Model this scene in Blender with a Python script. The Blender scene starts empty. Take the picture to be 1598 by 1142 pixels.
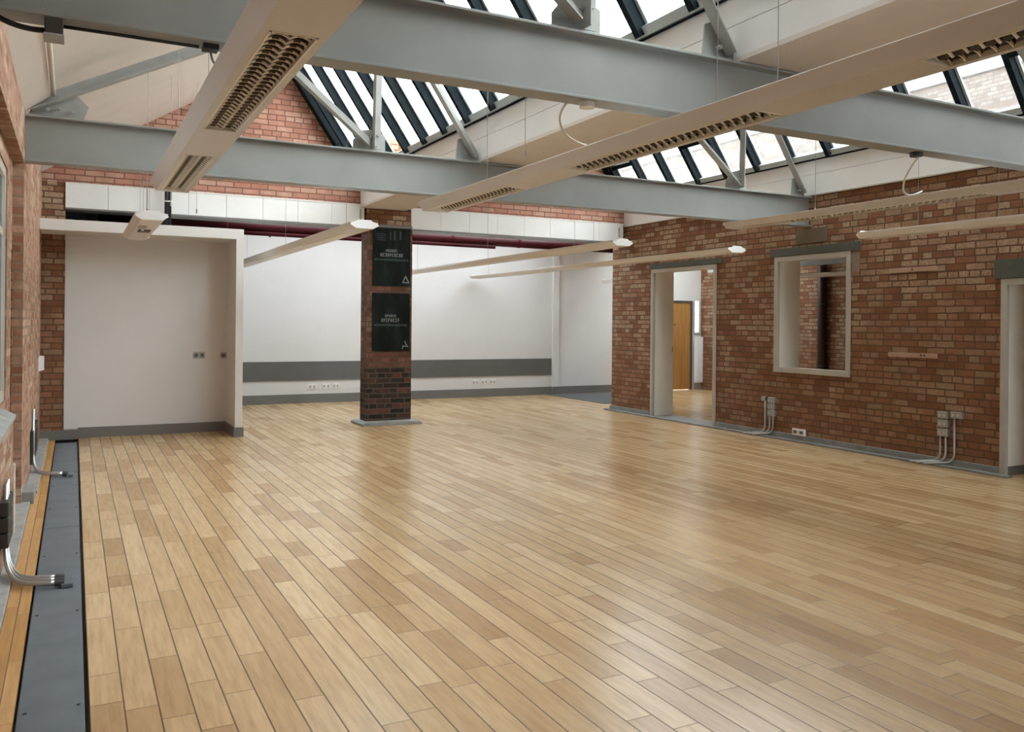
import bpy, math, random
from mathutils import Vector, Matrix
random.seed(7)
S = bpy.context.scene
COL = S.collection
PI = math.pi

# ---------------------------------------------------------------- materials
def mat(name, color=(.5,.5,.5), rough=.6, metal=0., spec=.5, coat=0.):
    m = bpy.data.materials.new(name); m.use_nodes = True
    b = m.node_tree.nodes['Principled BSDF']
    b.inputs['Base Color'].default_value = (*color, 1)
    b.inputs['Roughness'].default_value = rough
    b.inputs['Metallic'].default_value = metal
    b.inputs['Specular IOR Level'].default_value = spec
    b.inputs['Coat Weight'].default_value = coat
    return m

class NT:
    """small helper around a node tree"""
    def __init__(s, m): s.t = m.node_tree; s.b = s.t.nodes['Principled BSDF']
    def n(s, typ, **kw):
        x = s.t.nodes.new(typ)
        for k, v in kw.items(): setattr(x, k, v)
        return x
    def l(s, a, b): s.t.links.new(a, b)
    def math(s, op, a, b=None, c=None):
        x = s.n('ShaderNodeMath', operation=op)
        for i, v in enumerate((a, b, c)):
            if v is None: continue
            if isinstance(v, (int, float)): x.inputs[i].default_value = v
            else: s.l(v, x.inputs[i])
        return x.outputs[0]
    def ramp(s, fac, stops, interp='LINEAR'):
        x = s.n('ShaderNodeValToRGB'); cr = x.color_ramp; cr.interpolation = interp
        while len(cr.elements) < len(stops): cr.elements.new(.5)
        for e, (p, c) in zip(cr.elements, stops): e.position = p; e.color = (*c, 1)
        s.l(fac, x.inputs[0]); return x.outputs[0]
    def mix(s, fac, a, b, blend='MIX'):
        x = s.n('ShaderNodeMix', data_type='RGBA', blend_type=blend)
        for sock, v in ((x.inputs['Factor'], fac), (x.inputs[6], a), (x.inputs[7], b)):
            if isinstance(v, (int, float)): sock.default_value = v
            elif isinstance(v, tuple): sock.default_value = (*v, 1)
            else: s.l(v, sock)
        return x.outputs[2]
    def noise(s, vec, scale, detail=4., rough=.55):
        x = s.n('ShaderNodeTexNoise'); x.inputs['Scale'].default_value = scale
        x.inputs['Detail'].default_value = detail; x.inputs['Roughness'].default_value = rough
        if vec is not None: s.l(vec, x.inputs['Vector'])
        return x.outputs['Fac']
    def bump(s, h, strength=.3, dist=.01):
        x = s.n('ShaderNodeBump'); x.inputs['Strength'].default_value = strength
        x.inputs['Distance'].default_value = dist; s.l(h, x.inputs['Height'])
        s.l(x.outputs[0], s.b.inputs['Normal'])

def paint(name, color, rough=.55, var=.06, scale=3., spec=.4):
    """plain painted surface with faint uneven wear"""
    m = mat(name, color, rough, 0, spec); t = NT(m)
    tc = t.n('ShaderNodeTexCoord').outputs['Object']
    f = t.noise(tc, scale)
    lo = tuple(c*(1-var) for c in color); hi = tuple(min(1, c*(1+var)) for c in color)
    t.l(t.ramp(f, [(.3, lo), (.7, hi)]), t.b.inputs['Base Color'])
    t.bump(t.noise(tc, 90, 3), .06, .003)
    return m

def brick(name, cols, mortar, pale, pale_amt=.5, low=None, low_z=.8, bw=.225, rough=.85, msize=.009, zpale=0.):
    m = mat(name, cols[0], rough, 0, .25); t = NT(m)
    uv = t.n('ShaderNodeTexCoord').outputs['UV']
    wob = t.n('ShaderNodeTexNoise'); wob.inputs['Scale'].default_value = 9; t.l(uv, wob.inputs['Vector'])
    add = t.n('ShaderNodeMix', data_type='RGBA', blend_type='LINEAR_LIGHT'); add.inputs['Factor'].default_value = .006
    t.l(uv, add.inputs[6]); t.l(wob.outputs['Color'], add.inputs[7])
    br = t.n('ShaderNodeTexBrick', offset=.5, squash=.55, squash_frequency=3)
    br.inputs['Scale'].default_value = 1
    br.inputs['Brick Width'].default_value = bw; br.inputs['Row Height'].default_value = .075
    br.inputs['Mortar Size'].default_value = msize; br.inputs['Mortar Smooth'].default_value = .25
    br.inputs['Color1'].default_value = (0,0,0,1); br.inputs['Color2'].default_value = (1,1,1,1)
    br.inputs['Mortar'].default_value = (.5,.5,.5,1)
    t.l(add.outputs[2], br.inputs['Vector'])
    n = len(cols)
    base = t.ramp(br.outputs['Color'], [(i/(n-1), c) for i, c in enumerate(cols)])
    big = t.noise(uv, 1.1, 5, .65)
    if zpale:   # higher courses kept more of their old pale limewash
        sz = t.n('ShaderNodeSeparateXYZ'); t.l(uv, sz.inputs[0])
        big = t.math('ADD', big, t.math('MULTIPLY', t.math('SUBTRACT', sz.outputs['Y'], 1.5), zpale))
    sel = t.math('MULTIPLY', t.ramp(big, [(.44, (0,0,0)), (.6, (1,1,1))]), t.ramp(br.outputs['Color'], [(.35, (0,0,0)), (.65, (1,1,1))]))
    fine = t.noise(uv, 34, 5, .7)
    selp = t.math('MULTIPLY', sel, t.ramp(fine, [(.36, (0,0,0)), (.56, (1,1,1))]))
    col = t.mix(t.math('MULTIPLY', selp, pale_amt), base, pale)
    if low:
        sep = t.n('ShaderNodeSeparateXYZ'); t.l(uv, sep.inputs[0])
        edge = t.math('LESS_THAN', sep.outputs['Y'], low_z)
        lowc = t.ramp(br.outputs['Color'], [(.0, low[0]), (.6, low[1]), (.85, low[2])])
        col = t.mix(edge, col, lowc)
    dirt = t.ramp(t.noise(uv, 4.5, 6, .65), [(.3, (.72,.70,.68)), (.62, (1,1,1))])
    col = t.mix(1., col, dirt, 'MULTIPLY')
    col = t.mix(br.outputs['Fac'], col, mortar)
    t.l(col, t.b.inputs['Base Color'])
    h = t.math('ADD', t.math('MULTIPLY', t.math('SUBTRACT', 1., br.outputs['Fac']), 1.), t.math('MULTIPLY', fine, .45))
    t.bump(h, .55, .008)
    return m

def planks(name, x0, w, cols, length=.95, gap=.0035, rough=.3):
    m = mat(name, cols[0], rough, 0, .5); t = NT(m)
    pos = t.n('ShaderNodeNewGeometry').outputs['Position']
    sp = t.n('ShaderNodeSeparateXYZ'); t.l(pos, sp.inputs[0]); X, Y = sp.outputs[0], sp.outputs[1]
    u = t.math('DIVIDE', t.math('SUBTRACT', X, x0), w)
    row = t.math('FLOOR', u); fu = t.math('FRACT', u)
    wn = t.n('ShaderNodeTexWhiteNoise', noise_dimensions='1D'); t.l(row, wn.inputs['W'])
    L = t.math('ADD', t.math('MULTIPLY', wn.outputs['Value'], .5*length), .75*length)
    wn2 = t.n('ShaderNodeTexWhiteNoise', noise_dimensions='1D'); t.l(t.math('ADD', row, 91.3), wn2.inputs['W'])
    v0 = t.math('ADD', t.math('DIVIDE', Y, L), t.math('MULTIPLY', wn2.outputs['Value'], 7.))
    # uneven board lengths: shift each joint a little
    k0 = t.math('FLOOR', v0)
    cj = t.n('ShaderNodeCombineXYZ'); t.l(row, cj.inputs[0]); t.l(k0, cj.inputs[1])
    wj = t.n('ShaderNodeTexWhiteNoise', noise_dimensions='3D'); t.l(cj.outputs[0], wj.inputs['Vector'])
    cut = t.math('ADD', t.math('MULTIPLY', wj.outputs['Value'], .55), .22)
    fv = t.math('FRACT', v0)
    half = t.math('GREATER_THAN', fv, cut)
    pid = t.math('ADD', t.math('MULTIPLY', k0, 2.), half)
    # distance to nearest end joint (metres)
    dj = t.math('MULTIPLY', t.math('ABSOLUTE', t.math('SUBTRACT', fv, cut)), L)
    de = t.math('MULTIPLY', t.math('MINIMUM', fv, t.math('SUBTRACT', 1., fv)), L)
    usecut = t.math('MULTIPLY', t.math('GREATER_THAN', wj.outputs['Value'], .45), 1.)
    pid = t.math('ADD', t.math('MULTIPLY', k0, 2.), t.math('MULTIPLY', half, usecut))
    dj = t.math('ADD', dj, t.math('MULTIPLY', t.math('SUBTRACT', 1., usecut), 5.))
    dend = t.math('MINIMUM', dj, de)
    dside = t.math('MULTIPLY', t.math('MINIMUM', fu, t.math('SUBTRACT', 1., fu)), w)
    d = t.math('MINIMUM', t.math('MULTIPLY', dend, 1.6), dside)
    g = t.n('ShaderNodeMapRange', interpolation_type='SMOOTHSTEP'); t.l(d, g.inputs[0])
    g.inputs[1].default_value = gap*.3; g.inputs[2].default_value = gap; G = g.outputs[0]
    ci = t.n('ShaderNodeCombineXYZ'); t.l(row, ci.inputs[0]); t.l(pid, ci.inputs[1])
    wc = t.n('ShaderNodeTexWhiteNoise', noise_dimensions='3D'); t.l(ci.outputs[0], wc.inputs['Vector'])
    n = len(cols)
    base = t.ramp(wc.outputs['Value'], [(i/(n-1), c) for i, c in enumerate(cols)])
    # grain: stretched noise, different on every board
    mp = t.n('ShaderNodeCombineXYZ'); t.l(t.math('MULTIPLY', X, 26.), mp.inputs[0]); t.l(t.math('MULTIPLY', Y, 2.2), mp.inputs[1])
    t.l(t.math('MULTIPLY', wc.outputs['Value'], 50.), mp.inputs[2])
    gr = t.noise(mp.outputs[0], 1.6, 6, .65)
    fleck = t.noise(mp.outputs[0], .55, 3, .6)
    base = t.mix(1., base, t.ramp(gr, [(.32, (.84,.81,.78)), (.6, (1.05,1.05,1.05))]), 'MULTIPLY')
    base = t.mix(1., base, t.ramp(fleck, [(.28, (.94,.92,.90)), (.5, (1,1,1))]), 'MULTIPLY')
    base = t.mix(G, (.13,.075,.035), base)
    t.l(base, t.b.inputs['Base Color'])
    t.bump(G, .25, .003)
    return m

M = {}
M['white'] = paint('white_wall_paint', (.68,.675,.665), .6, .02)
M['board'] = paint('white_boarding', (.74,.74,.73), .5, .03)
M['ceil'] = paint('cream_ceiling_paint', (.63,.58,.535), .65, .03)
M['steel'] = paint('grey_green_steel_paint', (.285,.295,.285), .42, .07, 2.)
M['strut'] = paint('pale_grey_steel_paint', (.33,.34,.325), .42, .10, 5.)
M['greytrim'] = paint('mid_grey_gloss_paint', (.17,.165,.155), .45, .08)
M['dado'] = paint('dark_grey_dado_paint', (.125,.125,.12), .5, .05)
M['lintel'] = paint('dark_olive_lintel_paint', (.085,.09,.075), .5, .12, 6.)
M['frame'] = paint('stone_grey_frame_paint', (.44,.41,.355), .5, .06)
M['reveal'] = paint('cream_reveal_paint', (.88,.845,.765), .5, .03)
M['conc'] = paint('rough_grey_cement', (.30,.30,.29), .85, .2, 9.)
M['kerb'] = paint('grey_kerb_paint', (.23,.235,.225), .6, .2, 7.)
M['fixture'] = paint('off_white_enamel', (.61,.58,.545), .35, .02)
M['slimfixture'] = paint('pale_enamel', (.74,.715,.68), .35, .02)
M['cap'] = paint('white_plastic_cap', (.85,.85,.86), .4, .01)
M['plate'] = paint('slate_blue_steel_plate', (.125,.15,.175), .42, .16, 5.)
M['black'] = mat('black_rubber', (.012,.012,.012), .6)
M['dark'] = mat('dark_grey_metal', (.05,.05,.048), .5, .3)
M['bar'] = paint('blue_black_bar_paint', (.009,.014,.017), .7, .3, 20., .08)
M['bead'] = paint('weathered_lead_bead', (.42,.48,.50), .5, .1)
M['galv'] = mat('galvanised_conduit', (.50,.51,.50), .33, .8)
M['steelplate'] = paint('dull_outlet_plate', (.36,.335,.29), .45, .06)
M['outlet'] = paint('outlet_insert', (.55,.53,.48), .4, .02)
M['chrome'] = mat('bright_steel', (.65,.65,.65), .25, 1.)
M['socket'] = paint('white_socket_plastic', (.78,.77,.74), .35, .01)
M['socketgrey'] = paint('grey_socket_metal', (.42,.40,.37), .4, .04)
M['insert'] = mat('socket_insert', (.10,.10,.10), .5)
M['wire'] = mat('grey_wire', (.30,.29,.27), .5, .4)
M['flex'] = mat('cream_flex', (.66,.64,.58), .5)
M['redpipe'] = paint('dark_red_pipe_paint', (.062,.005,.008), .6, .1, 4., .2)
M['timber'] = paint('bare_batten_timber', (.42,.27,.19), .7, .12, 12.)
M['doorwood'] = mat('oak_door', (.40,.20,.06), .35)
t = NT(M['doorwood']); tc = t.n('ShaderNodeTexCoord').outputs['Object']
mpn = t.n('ShaderNodeMapping'); mpn.inputs['Scale'].default_value = (12, 12, .8); t.l(tc, mpn.inputs['Vector'])
t.l(t.ramp(t.noise(mpn.outputs[0], 2., 5, .6), [(.3, (.34,.165,.045)), (.7, (.47,.25,.085))]), t.b.inputs['Base Color'])
M['carpet'] = paint('grey_carpet', (.10,.105,.105), .95, .2, 60.)
M['louvre'] = mat('satin_louvre', (.80,.74,.62), .35, .3)
M['tray'] = mat('louvre_shade_and_gear_cover', (.10,.09,.075), .6)  # dark colour painted as shade inside the louvres, also used for the gear cover
M['roofslab'] = mat('roof_outside', (.2,.2,.2), .9)
M['marginwood'] = None
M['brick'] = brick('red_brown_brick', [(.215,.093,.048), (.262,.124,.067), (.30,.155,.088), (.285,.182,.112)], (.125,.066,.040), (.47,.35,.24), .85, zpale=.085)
M['brickpink'] = brick('pink_red_brick', [(.40,.185,.13), (.45,.22,.16), (.50,.26,.195), (.47,.28,.21)], (.21,.10,.075), (.62,.45,.36), .45)
M['brickleft'] = brick('weathered_pink_brick', [(.27,.125,.075), (.36,.185,.12), (.44,.245,.165), (.42,.28,.19)], (.32,.22,.16), (.64,.52,.42), .8, msize=.012)
M['brickpillar'] = brick('brown_pillar_brick', [(.105,.048,.032), (.15,.068,.043), (.21,.105,.070)], (.10,.075,.058), (.36,.25,.18), .4,
                         low=((.018,.018,.016), (.05,.038,.03), (.14,.055,.04)), low_z=.83)
M['outbrick'] = brick('pale_grey_brick', [(.13,.11,.10), (.16,.14,.13), (.18,.165,.155)], (.11,.10,.095), (.2,.19,.18), .4)
M['floor'] = planks('maple_plank_floor', .067, .12, [(.43,.270,.135), (.50,.333,.172), (.535,.365,.193), (.56,.388,.212), (.58,.410,.230), (.62,.450,.266)], 1.15, .0046, .24)
M['margin'] = planks('yellow_pine_margin', -.298, .0565, [(.44,.24,.085), (.52,.30,.12), (.56,.34,.15)], 1.6, .003, .4)
# glazing: clear pane, lets daylight straight through, faint reflection
def glass(name, tint, refl=.06):
    m = bpy.data.materials.new(name); m.use_nodes = True; nt = m.node_tree; nt.nodes.clear()
    o = nt.nodes.new('ShaderNodeOutputMaterial'); mx = nt.nodes.new('ShaderNodeMixShader')
    a = nt.nodes.new('ShaderNodeBsdfTransparent'); b = nt.nodes.new('ShaderNodeBsdfGlossy')
    a.inputs[0].default_value = (*tint, 1); b.inputs['Roughness'].default_value = .05; mx.inputs[0].default_value = refl
    nt.links.new(a.outputs[0], mx.inputs[1]); nt.links.new(b.outputs[0], mx.inputs[2]); nt.links.new(mx.outputs[0], o.inputs[0])
    return m
M['glass'] = glass('skylight_glass', (.90,.915,.905))
M['clear'] = glass('window_glass', (.88,.92,.93))
M['dimglass'] = glass('dimmed_rooflight_glass', (.68,.70,.71))  # pane tint lowered to dim the daylight on the back wall
M['obscured'] = glass('dimmed_window_glass', (.30,.31,.315))  # pane tint lowered to cut the side light from this window
# dim photographic print of the display panels
def printmat(name, seed):
    m = mat(name, (.02,.03,.03), .6, 0, .15); t = NT(m)
    tc = t.n('ShaderNodeTexCoord').outputs['Object']
    mp = t.n('ShaderNodeMapping'); mp.inputs['Location'].default_value = (seed, 0, seed*2); mp.inputs['Scale'].default_value = (9, 1, 2.2); t.l(tc, mp.inputs['Vector'])
    f = t.noise(mp.outputs[0], 1.0, 4, .5)
    t.l(t.ramp(f, [(.35, (.003,.004,.004)), (.52, (.006,.011,.010)), (.72, (.020,.028,.029))]), t.b.inputs['Base Color'])
    return m
M['print1'] = printmat('dark_print_upper', 3.1)
M['print2'] = printmat('dark_print_lower', 8.7)
M['ink'] = mat('pale_green_ink', (.075,.135,.11), .6)
M['inkwhite'] = mat('white_ink', (.24,.28,.265), .6)

# ---------------------------------------------------------------- mesh builder
class MB:
    def __init__(s): s.v = []; s.f = []
    def add(s, vs, fs):
        b = len(s.v); s.v += [Vector(p) for p in vs]; s.f += [tuple(b+i for i in f) for f in fs]; return s
    def box(s, x0, x1, y0, y1, z0, z1):
        vs = [(x,y,z) for x in (x0,x1) for y in (y0,y1) for z in (z0,z1)]
        return s.add(vs, [(0,1,3,2),(4,6,7,5),(0,4,5,1),(2,3,7,6),(0,2,6,4),(1,5,7,3)])
    def obox(s, c, ax, ay, az):
        c, ax, ay, az = map(Vector, (c, ax, ay, az))
        vs = [c+ax*i+ay*j+az*k for i in (-1,1) for j in (-1,1) for k in (-1,1)]
        return s.add(vs, [(0,1,3,2),(4,6,7,5),(0,4,5,1),(2,3,7,6),(0,2,6,4),(1,5,7,3)])
    def prism(s, poly, axis, a, b):
        n = len(poly)
        def P(p, t):
            if axis == 'y': return (p[0], t, p[1])
            if axis == 'x': return (t, p[0], p[1])
            return (p[0], p[1], t)
        vs = [P(p, a) for p in poly] + [P(p, b) for p in poly]
        fs = [tuple(range(n)), tuple(range(2*n-1, n-1, -1))] + [(i, (i+1) % n, n+(i+1) % n, n+i) for i in range(n)]
        return s.add(vs, fs)
    def tube(s, pts, r, n=10, cap=True):
        pts = [Vector(p) for p in pts]; rings = []; up = None
        for i, p in enumerate(pts):
            d = (pts[min(i+1, len(pts)-1)] - pts[max(i-1, 0)]).normalized()
            if up is None:
                up = Vector((0,0,1)) if abs(d.z) < .9 else Vector((1,0,0))
            a = d.cross(up).normalized(); up = a.cross(d).normalized(); 
            rings.append([p + (a*math.cos(2*PI*k/n) + up*math.sin(2*PI*k/n))*r for k in range(n)])
        vs = [q for R in rings for q in R]; fs = []
        for i in range(len(pts)-1):
            for k in range(n): fs.append((i*n+k, i*n+(k+1) % n, (i+1)*n+(k+1) % n, (i+1)*n+k))
        if cap: fs += [tuple(range(n-1, -1, -1)), tuple(range((len(pts)-1)*n, len(pts)*n))]
        return s.add(vs, fs)
    def build(s, name, m, parent=None, loc=None, smooth=False, bevel=0., uvoff=(0,0)):
        me = bpy.data.meshes.new(name)
        if parent is not None:
            q = parent; base = Vector((0,0,0))
            while q is not None: base += Vector(q.location); q = q.parent
            o_loc = Vector((0,0,0))
        else:
            if loc is None:
                xs = [p.x for p in s.v]; ys = [p.y for p in s.v]; zs = [p.z for p in s.v]
                loc = ((min(xs)+max(xs))/2, (min(ys)+max(ys))/2, min(zs))
            base = Vector(loc); o_loc = base
        me.from_pydata([p-base for p in s.v], [], s.f)
        me.validate(); me.update()
        import bmesh
        bm = bmesh.new(); bm.from_mesh(me); bmesh.ops.recalc_face_normals(bm, faces=bm.faces)
        uv = bm.loops.layers.uv.new('UVMap')
        for f in bm.faces:
            nx, ny, nz = (abs(c) for c in f.normal)
            for lp in f.loops:
                w = lp.vert.co + base
                if nx >= ny and nx >= nz: q = (w.y, w.z)
                elif ny >= nz: q = (w.x, w.z)
                else: q = (w.x, w.y)
                lp[uv].uv = (q[0]+uvoff[0], q[1]+uvoff[1])
            f.smooth = smooth
        bm.to_mesh(me); bm.free()
        me.materials.append(m)
        o = bpy.data.objects.new(name, me); COL.objects.link(o); o.location = o_loc
        if parent is not None: o.parent = parent
        if bevel:
            md = o.modifiers.new('edge', 'BEVEL'); md.width = bevel; md.segments = 2; md.limit_method = 'ANGLE'
        return o

def box(*a): return MB().box(*a)
def tag(o, label, cat, group=None):
    o['label'] = label; o['category'] = cat
    if group: o['group'] = group
    return o
def thing(name, label, cat, loc, group=None):
    o = bpy.data.objects.new(name, None); COL.objects.link(o); o.location = loc; o.empty_display_size = .1
    return tag(o, label, cat, group)
def struct(o): o['kind'] = 'structure'; return o
def sempty(name, loc):
    o = bpy.data.objects.new(name, None); COL.objects.link(o); o.location = loc; o.empty_display_size = .1
    return struct(o)
def arc(p0, c, p1, n=8):
    """quadratic bend from p0 over control c to p1"""
    p0, c, p1 = Vector(p0), Vector(c), Vector(p1)
    return [p0*(1-t)**2 + c*2*t*(1-t) + p1*t*t for t in (i/n for i in range(n+1))]

# ---------------------------------------------------------------- key dimensions (metres)
XL, XR = -.36, 8.36           # inner faces of the side walls
YF, YH, YB = -3., 11.92, 15.5 # front wall, header line, back wall
ZB, ZT = 2.765, 3.145         # steel beam underside and top
BAY = 4.62
SL = .62                      # slope of plaster ceiling
GL = 1.45                     # slope of glazing
def ridge(x0): # x0 = bay shift
    return (2.621+x0, 3.535+SL*2.621)

# ---------------------------------------------------------------- floor
fl = MB().box(.067, 13.2, YF, 15.7, -.04, 0)
struct(fl.build('floor', M['floor']))
struct(box(-1.2, 13.2, YF-.2, 15.8, -.2, -.045).build('floor', M['dark']))
mg = MB().box(-.298, -.189, YF, 11.9, -.04, .001)
struct(mg.build('trim_1', M['margin']))
kb = MB().box(-.44, -.299, YF, 7.86, -.04, .022).box(-.36, -.262, 8.3, 11.9, -.04, .03)
struct(kb.build('trim_2', M['conc'], bevel=.006))
tc_ = thing('trench_cover', 'long slate-blue steel plate set in the floor beside the brick wall', 'floor plate', (-.06, 4, -.03))
segs = [(-2.9, .6), (.605, 3.2), (3.205, 6.9), (6.905, 9.4), (9.405, 11.6)]
for a, b in segs: box(-.177, .051, a, b, -.03, -.002).build('plate', M['plate'], tc_, bevel=.002)
for y in (3.7, 4.9, 6.1, 7.6, 8.6, 10.2):
    for x in (-.152, .03):
        MB().tube([(x, y, -.004), (x, y, .001)], .007, 8).build('screw', M['dark'], tc_)
box(-.03, -.02, 3.2, 3.21, -.03, -.0021).build('joint', M['black'], tc_)

# ---------------------------------------------------------------- walls
w = MB()
# left wall: upper band, recessed window zone, spandrel, far pier
w.box(-.78, XL, YF, 12.3, 2.75, 3.15)
w.box(-.78, -.44, 7.26, 7.82, 0, 2.75)
w.box(-.78, -.44, YF, 7.26, 2.6, 2.75); w.box(-.78, -.44, YF, 7.26, 0, .9)
for a, b in ((YF, 4.4),): w.box(-.78, -.44, a, b, .9, 2.6)
w.box(-.44, XL, YF, 6.72, 0, .84)
w.box(-.78, XL, 7.82, 12.3, 0, 2.75); w.box(-.78, XL, 7.83, 12.3, 3.15, 3.4)
struct(w.build('wall_left', M['brickleft']))
for i, (a, b) in enumerate(((4.4, 7.26),)):
    e = sempty(f'window_{i+4}', (-.6, (a+b)/2, .9))
    fr = MB().box(-.50, -.45, a, b, .9, .97).box(-.50, -.45, a, b, 2.53, 2.6).box(-.50, -.45, a, a+.06, .97, 2.53).box(-.50, -.45, b-.06, b, .97, 2.53)
    for yy in (a+(b-a)/3, a+2*(b-a)/3): fr.box(-.495, -.455, yy-.025, yy+.025, .97, 2.53)
    fr.box(-.49, -.46, a, b, 2.1, 2.15)
    fr.build('window_frame', M['frame'], e)
    box(-.475, -.471, a+.05, b-.05, .96, 2.54).build('glass_pane', M['obscured'], e)
    MB().prism([(-.45, .9), (XL+.015, .9-.06), (XL+.015, .82), (-.45, .82)], 'y', a-.1, min(b-.05, 6.72)).build('window_sill', M['conc'], e)
# pale chipped end of the spandrel wall
struct(box(-.44, XL+.012, 6.72, 6.80, 0, .50).build('trim_3', paint('chipped_limewash', (.55,.50,.45), .9, .35, 14.), bevel=.008))
struct(box(-.44, -.272, 7.86, 8.28, 0, .10).build('trim_4', M['kerb'], bevel=.01))

# gable wall above the header, brick piers
def roofline():
    pts = [(-.36, 3.2)]
    pts += [(-.36, 3.33), (2.621, 3.535+SL*2.621+.02), (3.68, 3.66), (3.68, 3.2)]
    return pts
def roofline2():
    r = ridge(BAY)
    return [(4.35, 3.2), (4.44, 3.42), (r[0], r[1]+.02), (XR-.0, 3.66), (XR, 3.2)]
w = MB().prism(roofline(), 'y', YH, 12.25).prism(roofline2(), 'y', YH, 12.25)
struct(w.build('wall_gable', M['brickpink']))
w = MB().box(XL, -.10, YH, 12.25, 0, 3.2).box(4.456, 4.5, YH, 12.25, 3.15, 3.2)
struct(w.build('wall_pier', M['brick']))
w = MB().box(3.73, 4.46, YH+.01, 12.2, 3.14, 3.9).box(3.68,4.35,YH+.02,12.2,3.15,4.2)
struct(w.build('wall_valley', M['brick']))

# header boarding
for i, (a, b) in enumerate(((-.10, 3.735), (4.456, 8.272))):
    e = sempty(f'trim_{5+i}', ((a+b)/2, 12, 2.88))
    n = 8
    for k in range(n):
        x0 = a+(b-a)*k/n; x1 = a+(b-a)*(k+1)/n-.004
        box(x0, x1, YH-.03, 12.22, 2.885, 3.2).build('fascia_board', M['board'], e)
    box(a, b, YH-.045, 12.24, 2.865, 2.885).build('lower_edge', M['greytrim'], e)
    box(a, b, YH-.036, YH-.03, 3.185, 3.2).build('upper_edge', M['board'], e)
    xb = b-.09 if i else b-.06
    box(xb-.01, xb+.01, YH-.045, YH-.03, 2.97, 3.13).build('hook_plate', M['strut'], e)

# brick pillar
pl = thing('brick_pillar', 'free-standing brown brick pillar with blackened lower courses and a grey plinth', 'pillar', (4.13, 12.05, 0))
box(3.79, 4.486, YH, 12.2, .04, 2.885).build('shaft', M['brickpillar'], pl)
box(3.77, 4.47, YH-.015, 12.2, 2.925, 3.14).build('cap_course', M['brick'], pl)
box(3.77, 4.475, YH-.03, 12.21, 2.885, 2.925).build('cap_strip', M['greytrim'], pl)
pb = MB().prism([(3.68, 0), (4.585, 0), (4.585, .03), (4.54, .05), (3.73, .05), (3.68, .03)], 'y', 11.70, 12.30)
pb.build('plinth', M['conc'], pl, bevel=.006)

# display panels on the pillar
def glyph_row(mb, x0, x1, z, h, y, seed, wmin=.35, wmax=.8):
    r = random.Random(seed); x = x0
    while x < x1:
        ww = h*r.uniform(wmin, wmax); st = h*.2
        k = r.randint(0, 4)
        mb.box(x, x+st, y-.001, y, z, z+h)
        if k in (0, 1, 3): mb.box(x, x+ww, y-.001, y, z+h-st, z+h)
        if k in (0, 2, 3): mb.box(x, x+ww, y-.001, y, z, z+st)
        if k in (1, 2): mb.box(x, x+ww, y-.001, y, z+h*.45, z+h*.45+st)
        if k in (2, 3, 4): mb.box(x+ww-st, x+ww, y-.001, y, z, z+h)
        x += ww+h*.22
yp = YH-.014
for i, (z0, z1, lab) in enumerate(((2.03, 2.875, 'dark display panel with pale green lettering and a triangle mark, upper on the brick pillar'),
                                   (1.07, 1.925, 'dark display panel with pale lettering and a broken white mark, lower on the pillar'))):
    p = thing('display_panel', lab, 'sign', (4.16, YH-.005, z0))
    box(3.872, 4.452, yp, YH-.001, z0, z1).build('printed_board', M['print1'] if i == 0 else M['print2'], p, bevel=.002)
    mb = MB(); zc = z0+.43 if i == 0 else z0+.43
    cx = 4.155 if i == 0 else 4.15
    glyph_row(mb, cx-.085, cx+.075, zc+.07, .038, yp-.0005, 11+i)
    glyph_row(mb, cx-.17 if i == 0 else cx-.14, cx+.17 if i == 0 else cx+.14, zc, .05, yp-.0005, 23+i, .4, .6)
    mb.build('lettering', M['inkwhite'], p)
    mb = MB()
    glyph_row(mb, cx-.255, cx+.255, zc-.06, .026, yp-.0005, 31+i)
    mb.build('small_lettering', M['ink'], p)
    mb = MB()
    if i == 0:
        a, b, c = (4.335, z0+.055), (4.43, z0+.055), (4.378, z0+.15)
        for (p0, p1) in ((a, b), (b, c), (c, a)):
            d = Vector((p1[0]-p0[0], 0, p1[1]-p0[1])); L = d.length; d.normalize(); nrm = Vector((-d.z, 0, d.x))
            mid = Vector(((p0[0]+p1[0])/2, yp-.001, (p0[1]+p1[1])/2)); mb.obox(mid, d*(L/2+.006), Vector((0,.0008,0)), nrm*.008)
    else:
        for (p0, p1) in (((4.37, z0+.15), (4.41, z0+.07)), ((4.335, z0+.075), (4.43, z0+.068)), ((4.345, z0+.075), (4.34, z0+.03))):
            d = Vector((p1[0]-p0[0], 0, p1[1]-p0[1])); L = d.length; d.normalize(); nrm = Vector((-d.z, 0, d.x))
            mid = Vector(((p0[0]+p1[0])/2, yp-.001, (p0[1]+p1[1])/2)); mb.obox(mid, d*(L/2), Vector((0,.0008,0)), nrm*.007)
    mb.build('emblem', M['inkwhite'], p)
    if i == 0:
        mb = MB()
        for k in range(4): mb.box(3.93, 4.07, yp-.001, yp, z1-.09-k*.03, z1-.075-k*.03)
        mb.box(4.13, 4.15, yp-.001, yp, z1-.17, z1-.04); mb.box(4.19, 4.22, yp-.001, yp, z1-.17, z1-.03); mb.box(4.28, 4.31, yp-.001, yp, z1-.16, z1-.03)
        mb.build('picture_detail', mat('faint_grey_print', (.028,.034,.036), .6), p)

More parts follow.
